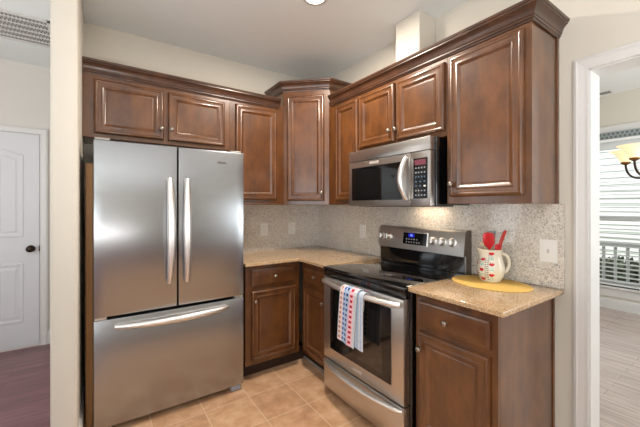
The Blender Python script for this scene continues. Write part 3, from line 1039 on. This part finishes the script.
# backguard
def quad_prism(bm, M, prof, u0, u1):
    return loft(bm, [[M @ Vector((u, v, w)) for v, w in prof] for u in (u0, u1)])
gu = finish('backguard', quad_prism(nb(), FB, [(0.919, 0.024), (0.919, 0.082), (1.032, 0.082), (1.036, 0.108), (1.180, 0.088), (1.194, 0.078), (1.198, 0.060), (1.196, 0.024)], ry0 + 0.004, ry1 - 0.004), ss_light, rg, 35)
finish('end_cap', quad_prism(nb(), FB, [(0.919, 0.0235), (0.919, 0.083), (1.031, 0.083), (1.035, 0.110), (1.181, 0.090), (1.196, 0.079), (1.200, 0.060), (1.198, 0.0235)], ry1 - 0.004, ry1 - 0.001), plain('end_cap_grey', lin(120, 110, 102), 0.4, 0.7), gu)
finish('end_cap', quad_prism(nb(), FB, [(0.919, 0.0235), (0.919, 0.083), (1.031, 0.083), (1.035, 0.110), (1.181, 0.090), (1.196, 0.079), (1.200, 0.060), (1.198, 0.0235)], ry0 + 0.001, ry0 + 0.004), ss_v, gu)
bm = nb()
rings = []
for k in range(n + 1):
    u = ry0 + 0.012 + (ry1 - ry0 - 0.024) * k / n
    bw = 0.012 * (1 - ((u - 1.409) / 0.37) ** 2)
    rings.append([FB @ Vector(p) for p in ((u, 0.9195, 0.0825), (u, 0.9195, 0.092 + bw), (u, 0.990, 0.088 + bw), (u, 1.028, 0.092), (u, 1.028, 0.0825))])
loft(bm, rings)
finish('lower_band', bm, black_gloss, rg, 40)
tilt = math.atan2(0.020, 0.144)
FG = FB @ Matrix.Translation((0, 1.036, 0.1082)) @ Matrix.Rotation(-tilt, 4, 'X')     # v along the sloped panel
dp = finish('control_panel', rects(nb(), FG, 1.282, 1.508, 0.030, 0.128, [(0, 0), (0, 0.002), (0.003, 0.004), (0.006, 0.004)]), ss_bright, gu)
finish('panel_face', box(nb(), FG, (1.288, 0.036, 0.0035), (1.502, 0.122, 0.0048)), black_gloss, dp)
finish('display', box(nb(), FG, (1.336, 0.088, 0.0046), (1.392, 0.117, 0.0054)), disp_blue, dp)


def text_mesh(txt, size, M, mat, name, parent, depth=0.0003):
    cu = bpy.data.curves.new('t', 'FONT')
    cu.body = txt; cu.size = size; cu.align_x = 'CENTER'; cu.align_y = 'CENTER'; cu.extrude = depth
    to = bpy.data.objects.new('t', cu)
    COL.objects.link(to)
    dg = bpy.context.evaluated_depsgraph_get()
    me = bpy.data.meshes.new_from_object(to.evaluated_get(dg))
    COL.objects.unlink(to)
    bpy.data.objects.remove(to)
    b = nb(); b.from_mesh(me); b.transform(M)
    bpy.data.meshes.remove(me)
    return finish(name, b, mat, parent)


text_mesh('12', 0.022, FG @ Matrix.Translation((1.364, 0.1025, 0.0058)), digit_blue, 'digit', dp)
for r, v in enumerate((0.074, 0.052)):
    for k in range(6 if r else 5):
        u = 1.322 + k * 0.0235
        finish('button', box(nb(), FG, (u - 0.006, v - 0.005, 0.0047), (u + 0.006, v + 0.005, 0.0056), 0.0004, 1), btn_grey, dp)
for k, u in enumerate((1.067, 1.138, 1.552, 1.627, 1.700)):
    kb = finish('knob', lathe(nb(), FG, (u, 0.080, 0.0), [(0.001, 0), (0.030, 0), (0.030, 0.004), (0.024, 0.007), (0.022, 0.026), (0.019, 0.030), (0.001, 0.030)], 28), ss_bright, gu, 40)
    finish('knob_grip', box(nb(), FG, (u - 0.005, 0.060, 0.0295), (u + 0.005, 0.100, 0.038), 0.002, 2), ss_bright, kb)
# oven door
W0, W1 = 0.614, 0.664
od = finish('oven_door', bowed(FB, ry0 + 0.003, ry1 - 0.013, 0.268, 0.848, W0, W1 - 0.002, 0.004, 1.405, 0.381, 14, 0.006), ss_warm, rg, 35)
finish('window_border', rects(nb(), FB @ Matrix.Translation((0, 0, W1 - 0.0005)), 1.115, 1.690, 0.350, 0.782, [(0, 0), (0, 0.0035), (0.002, 0.005), (0.004, 0.005)]), black_gloss, od)
finish('window', box(nb(), FB, (1.178, 0.388, W1 + 0.004), (1.628, 0.738, W1 + 0.0052)), oven_glass, od)
finish('badge', box(nb(), FB, (1.360, 0.296, W1 + 0.0005), (1.440, 0.318, W1 + 0.005), 0.001, 1), plain('badge_silver', lin(206, 200, 194), 0.3, 0.6), od)


def bar_handle(parent, u0, u1, v, w0, reach, drop, r):
    pts, rad = [], []
    for k in range(29):
        t = k / 28
        b = math.sin(PI * t)
        pts.append(FB @ Vector((u0 + (u1 - u0) * t, v - drop * b, w0 + reach * b ** 0.55)))
        rad.append(r * (0.8 + 0.2 * b))
    return finish('handle', tube(nb(), pts, rad, 14, flat=1.25), ss_bright, parent, 60)


bar_handle(od, ry0 + 0.018, ry1 - 0.030, 0.818, W1 + 0.007, 0.050, 0.0, 0.0190)
wr = finish('warming_drawer', bowed(FB, ry0 + 0.003, ry1 - 0.013, 0.050, 0.258, W0, W1 - 0.002, 0.004, 1.405, 0.381, 14, 0.006), ss_warm, rg, 35)
bar_handle(wr, ry0 + 0.014, ry1 - 0.024, 0.241, W1 - 0.004, 0.048, 0.008, 0.0145)

# ------------------------------------------------------------------ microwave
mw = thing('microwave', 'stainless steel over-the-range microwave with curved handle', 'microwave', (-0.2, -1.40, 1.357))
m0, m1, MZ0, MZ1, MF = 1.0225, 1.779, 1.357, 1.770, 0.42
finish('body', box(nb(), FB, (m0 + 0.003, MZ0 + 0.004, 0.0215), (m1 - 0.002, MZ1, 0.372), 0.002, 1), black_gloss, mw)
finish('vent_panel', box(nb(), FB, (m0, 1.690, 0.372), (m1 - 0.012, MZ1, MF), 0.004, 2), ss_warm, mw, 35)
md = finish('door', bowed(FB, m0, 1.620, MZ0, 1.687, 0.374, MF - 0.002, 0.002, 1.40, 0.38, 10, 0.004), ss_warm, mw, 35)
finish('window_border', rects(nb(), FB @ Matrix.Translation((0, 0, MF - 0.0005)), 1.062, 1.560, 1.398, 1.642, [(0, 0), (0, 0.002), (0.002, 0.0035), (0.004, 0.0035)]), black_gloss, md)
finish('window', box(nb(), FB, (1.098, 1.424, MF + 0.0028), (1.522, 1.620, MF + 0.0042)), mw_glass, md)
finish('badge', box(nb(), FB, (1.255, 1.655, MF - 0.0005), (1.345, 1.674, MF + 0.003), 0.001, 1), plain('badge_plate', lin(222, 216, 206), 0.3, 0.5), md)
pts, rad = [], []
for k in range(21):
    t = k / 20
    b = math.sin(PI * t)
    pts.append(FB @ Vector((1.594 - 0.012 * b, 1.396 + 0.268 * t, MF + 0.006 + 0.045 * b ** 0.8)))
    rad.append(0.0105 + 0.006 * b)
finish('handle', tube(nb(), pts, rad, 14, up=Vector((-1, 0, 0)), flat=1.2), ss_bright, md, 60)
cp = finish('control_panel', box(nb(), FB, (1.624, MZ0, 0.374), (m1 - 0.012, 1.687, MF - 0.002), 0.004, 2), ss_warm, mw, 35)
finish('panel_face', box(nb(), FB, (1.643, 1.402, MF - 0.003), (1.748, 1.648, MF), 0.001, 1), black_gloss, cp)
finish('display', box(nb(), FB, (1.655, 1.606, MF - 0.001), (1.737, 1.638, MF + 0.0012)), disp_red, cp)
for r in range(7):
    for k in range(4 if r in (0, 1, 2, 5, 6) else 3):
        nk = 4 if r in (0, 1, 2, 5, 6) else 3
        u = 1.664 + (0.064) * k / (nk - 1)
        v = 1.588 - r * 0.0275
        big = (r == 4 and k == 2)
        finish('button', box(nb(), FB, (u - (0.005 if nk == 4 else 0.007), v - 0.0042, MF - 0.001), (u + (0.005 if nk == 4 else 0.007), v + 0.0042, MF + 0.0012), 0.0005, 1), plastic_white if big else (btn_grey if r in (0, 1, 5, 6) else btn_blue), cp)
finish('underside_vent', box(nb(), FB, (m0 + 0.03, MZ0 - 0.004, 0.16), (m1 - 0.03, MZ0 + 0.004, 0.34)), black_matte, mw)
finish('task_light', box(nb(), FB, (1.36, MZ0 - 0.003, 0.06), (1.62, MZ0 + 0.004, 0.13), 0.001, 1), plain('task_lens', lin(255, 236, 205), 0.4, emit=(1, 0.8, 0.58, 1), estr=3), mw)
d = bpy.data.lights.new('cooktop_lamp', 'AREA')
d.shape = 'RECTANGLE'; d.size, d.size_y, d.energy, d.color = 0.06, 0.24, 0.22, (1.0, 0.78, 0.55)
o = bpy.data.objects.new('cooktop_lamp', d); o.location = (-0.095, -1.49, MZ0 - 0.006); COL.objects.link(o)

# ------------------------------------------------------------------ dish towel over the oven handle
tw = thing('dish_towel', 'white crocheted dish towel with peach, blue and red columns on the oven handle', 'towel', (-0.73, -1.41, 0.46))
PAT = ['w', 'o', 'k', 'b', 'l', 'n', 'l', 'p', 'r', 'p', 'w', 'w']
WID = [0.010, 0.017, 0.013, 0.017, 0.010, 0.017, 0.010, 0.010, 0.021, 0.010, 0.012, 0.012]
HOLE = {'o', 'b', 'n', 'r'}
BASEC = {'o': 'k', 'b': 'l', 'n': 'l', 'r': 'p'}
keys = list(Y)


def hbar(u):
    t = (u - (ry0 + 0.018)) / (ry1 - 0.030 - ry0 - 0.018)
    t = min(max(t, 0.001), 0.999)
    return W1 + 0.007 + 0.050 * math.sin(PI * t) ** 0.55


def cloth(name, ustart, pat, wid, length, backlen, skew, wave, gap, taper):
    bm = nb()
    us = [ustart]
    for w in wid:
        us.append(us[-1] + w)
    path = []           # (v, outward offset from the bar centre)
    r = 0.0245 + gap
    nback = 8
    for k in range(nback):
        path.append((0.818 - backlen + backlen * k / nback, -min(r, 0.0250)))
    for k in range(7):
        a = PI * k / 6
        path.append((0.818 + r * math.sin(a), -min(r, 0.0250) * math.cos(a) if math.cos(a) > 0 else -r * math.cos(a)))
    s, row = 0.0, 0.0155
    nfront = int(length / row)
    for k in range(1, nfront + 1):
        path.append((0.818 - k * row, r))
    uc = (us[0] + us[-1]) / 2
    V = []
    for v, off in path:
        dn = max(0.0, 0.818 - v)
        line = []
        for i, u in enumerate(us):
            uu = uc + (u - uc) * (1 - taper * dn) - skew * dn
            w = hbar(u) + off
            if off > 0:
                w += wave * math.sin((u - us[0]) * 75 + 0.6) * min(1, dn * 5) - 0.05 * dn * dn
                vv = v + 0.10 * (u - us[0]) * 0 + (0.0)
            else:
                vv = v
            if off > 0:
                vv -= 0.10 * (u - us[0]) * min(1, dn / max(length, 0.01))
            line.append(bm.verts.new(FB @ Vector((uu, vv, w))))
        V.append(line)
    for a in range(len(V) - 1):
        for i, p in enumerate(pat):
            f = bm.faces.new((V[a][i], V[a][i + 1], V[a + 1][i + 1], V[a + 1][i]))
            hole = (p in HOLE) and (a % 2 == 0)
            f.material_index = keys.index(p if hole else BASEC.get(p, p))
    o = finish(name, bm, None, tw, mats=[Y[k] for k in keys])
    md_ = o.modifiers.new('thick', 'SOLIDIFY'); md_.thickness = 0.004; md_.offset = 1
    return o


cloth('front_fold', 1.344, PAT, WID, 0.325, 0.10, 0.11, 0.003, 0.010, 0.06)
cloth('back_fold', 1.420, ['w', 'l', 'w', 'a', 'w', 'l', 'w', 'a', 'l', 'w', 'l', 'w'], [0.0103] * 12, 0.325, 0.03, 0.03, 0.002, 0.0, 0.0)

# ------------------------------------------------------------------ placemat, pitcher, utensils
pm = nb()
lathe(pm, WORLD, (0, 0, 0), [(0.001, 0), (0.207, 0), (0.210, 0.002), (0.207, 0.0045), (0.001, 0.005)], 64, 'z')
o = finish('placemat', pm, mat_yellow, None, 40)
o.data.transform(Matrix.Diagonal((0.79, 1, 1, 1)))
o.location = (-0.200, -2.000, 0.9216)
o['label'] = 'oval yellow woven placemat under the pitcher'; o['category'] = 'placemat'
PZ = 0.9268
px, py = -0.160, -1.984
pt = thing('pitcher', 'cream ceramic pitcher painted with red marks holding kitchen utensils', 'pitcher', (px, py, PZ))
HD_ = Vector((0.825, -0.565, 0))        # the handle side
prof = [(0.001, 0.0), (0.042, 0.0), (0.046, 0.004), (0.052, 0.018), (0.061, 0.045), (0.064, 0.070), (0.061, 0.098), (0.053, 0.128), (0.050, 0.150), (0.053, 0.172), (0.057, 0.184),
        (0.054, 0.185), (0.048, 0.165), (0.046, 0.145), (0.055, 0.098), (0.057, 0.07), (0.045, 0.02), (0.030, 0.008), (0.001, 0.008)]


prof = [(r * 1.14, z) for r, z in prof]


def pr_r(z):
    q = prof[1:11]
    for (r0, z0), (r1, z1) in zip(q, q[1:]):
        if z0 <= z <= z1:
            return r0 + (r1 - r0) * (z - z0) / max(1e-6, z1 - z0)
    return q[-1][0]


bm = nb()
rings = []
for i, (r, z) in enumerate(prof):
    ring = []
    for k in range(40):
        a = 2 * PI * k / 40
        d = Vector((math.cos(a), math.sin(a), 0))
        sp = max(0, -d.dot(HD_)) ** 8
        up = max(0, (z - 0.13) / 0.055)
        rr = r + (0.022 * sp * up if r > 0.01 else 0)
        ring.append(Vector((px, py, PZ)) + d * rr + Vector((0, 0, z + 0.008 * sp * up * (1 if r > 0.01 else 0))))
    rings.append(ring)
loft(bm, rings)
bd = finish('body', bm, ceramic, pt, 60)
pts = []
for k in range(17):
    t = k / 16
    a = -PI * 0.5 + PI * t
    r = 0.058 + 0.046 * max(0.0, math.cos(a)) ** 0.8
    z = 0.098 + 0.055 * math.sin(a) + 0.004
    pts.append(Vector((px, py, PZ + z)) + HD_ * r)
finish('handle', tube(nb(), pts, 0.0108, 12, flat=1.2), ceramic, pt, 60)
VD = Vector((-0.70, -0.38, 0)).normalized()     # side seen from the camera


def decal(bm, ang, z, du, dz, shape, lift=0.0012):
    """small painted mark following the pitcher wall"""
    d0 = math.atan2(VD.y, VD.x) + ang
    outer, inner = [], []
    for (a, b) in shape:
        zz = z + b * dz
        r = pr_r(zz) + lift
        an = d0 + a * du / pr_r(z)
        outer.append(Vector((px + math.cos(an) * r, py + math.sin(an) * r, PZ + zz)))
        r -= lift + 0.001
        inner.append(Vector((px + math.cos(an) * r, py + math.sin(an) * r, PZ + zz)))
    loft(bm, [inner, outer])


LIP = [(1, 0.1), (0.55, -0.7), (0, -1), (-0.55, -0.7), (-1, 0.1), (-0.5, 0.9), (-0.15, 0.7), (0, 0.45), (0.15, 0.7), (0.5, 0.9)]
for ang, zs in ((0.05, (0.163, 0.104, 0.045)), (-0.70, (0.130, 0.072, 0.020)), (-1.45, (0.160, 0.102, 0.044))):
    for z in zs:
        bm = nb(); decal(bm, ang, z, 0.0145, 0.0098, LIP); finish('red_mark', bm, lip_red, bd)
DASH = [(1, -1), (1, 1), (-1, 1), (-1, -1)]
for col, ang in enumerate((-1.07, -0.32)):
    bm = nb()
    for r in range(15):
        decal(bm, ang, 0.018 + r * 0.0105, 0.011, 0.0022, DASH, 0.0008)
    finish('grey_dashes', bm, paint_dark, bd)
for ang, zs in ((0.05, (0.134, 0.074, 0.018)), (-0.70, (0.158, 0.101, 0.046)), (-1.45, (0.131, 0.073, 0.018))):
    bm = nb()
    for z in zs:
        decal(bm, ang, z, 0.010, 0.004, DASH, 0.0008)
        decal(bm, ang, z + 0.011, 0.007, 0.0025, DASH, 0.0008)
    finish('teal_dashes', bm, paint_teal, bd)

IR = Vector((0.825, -0.565, 0))         # picture-right direction
IN = Vector((0.565, 0.825, 0))          # away from the camera


def at(r, i, z):
    return Vector((px, py, PZ)) + IR * r + IN * i + Vector((0, 0, z))


def blade(bm, base, top, prof, th, side):
    """flat utensil head: prof = (t along, half width)"""
    base, top = Vector(base), Vector(top)
    ax = (top - base).normalized()
    nrm = ax.cross(side).normalized()
    rings = []
    n = 12
    for t, hw in prof:
        c = base + (top - base) * t
        rings.append([c + side * hw * math.cos(2 * PI * k / n) + nrm * th * math.sin(2 * PI * k / n) for k in range(n)])
    return loft(bm, rings)


def utensil(name, label, base, neck, top, prof, th, headmat, shaftmat, side=IR):
    t = thing(name, label, 'utensil', base, 'utensils in the pitcher')
    finish('shaft', tube(nb(), [base, neck], [0.006, 0.005], 10), shaftmat, t, 60)
    finish('head', blade(nb(), neck, top, prof, th, side), headmat, t, 60)
    return t


SPO = [(0, 0.004), (0.06, 0.010), (0.18, 0.023), (0.4, 0.033), (0.65, 0.0355), (0.85, 0.033), (0.95, 0.027), (1.0, 0.012)]
SPA = [(0, 0.004), (0.06, 0.012), (0.2, 0.019), (0.6, 0.020), (0.92, 0.021), (1.0, 0.015)]
utensil('spoon', 'bright red silicone spoon standing upright in the pitcher, largest head', at(0.012, 0.005, 0.0122), at(-0.018, -0.020, 0.185), at(-0.026, -0.024, 0.280), SPO, 0.006, red_sil, red_sil)
NAR = [(0, 0.005), (0.1, 0.010), (0.5, 0.012), (0.9, 0.011), (1.0, 0.007)]
utensil('spatula', 'narrow coral red spatula leaning to the right in the pitcher', at(-0.022, -0.012, 0.0122), at(0.044, -0.004, 0.190), at(0.086, 0.004, 0.290), NAR, 0.005, red_sil2, red_sil2)
utensil('scraper', 'short red scraper low at the pitcher rim between spoon and spatula', at(-0.002, -0.02, 0.0122), at(0.020, -0.028, 0.160), at(0.030, -0.028, 0.214), SPA, 0.006, red_sil, red_sil)
utensil('turner', 'grey plastic turner behind the red utensils in the pitcher', at(0.004, 0.022, 0.0122), at(0.018, 0.034, 0.205), at(0.024, 0.036, 0.286), [(0, 0.006), (0.1, 0.02), (0.6, 0.024), (0.95, 0.027), (1.0, 0.024)], 0.003, clear_plastic, cream_wood)
utensil('wooden_spoon', 'pale wooden spoon leaning left over the pitcher spout', at(0.026, -0.004, 0.0122), at(-0.040, -0.008, 0.196), at(-0.066, -0.010, 0.224), [(0, 0.005), (0.3, 0.009), (0.7, 0.010), (1.0, 0.005)], 0.004, cream_wood, cream_wood)
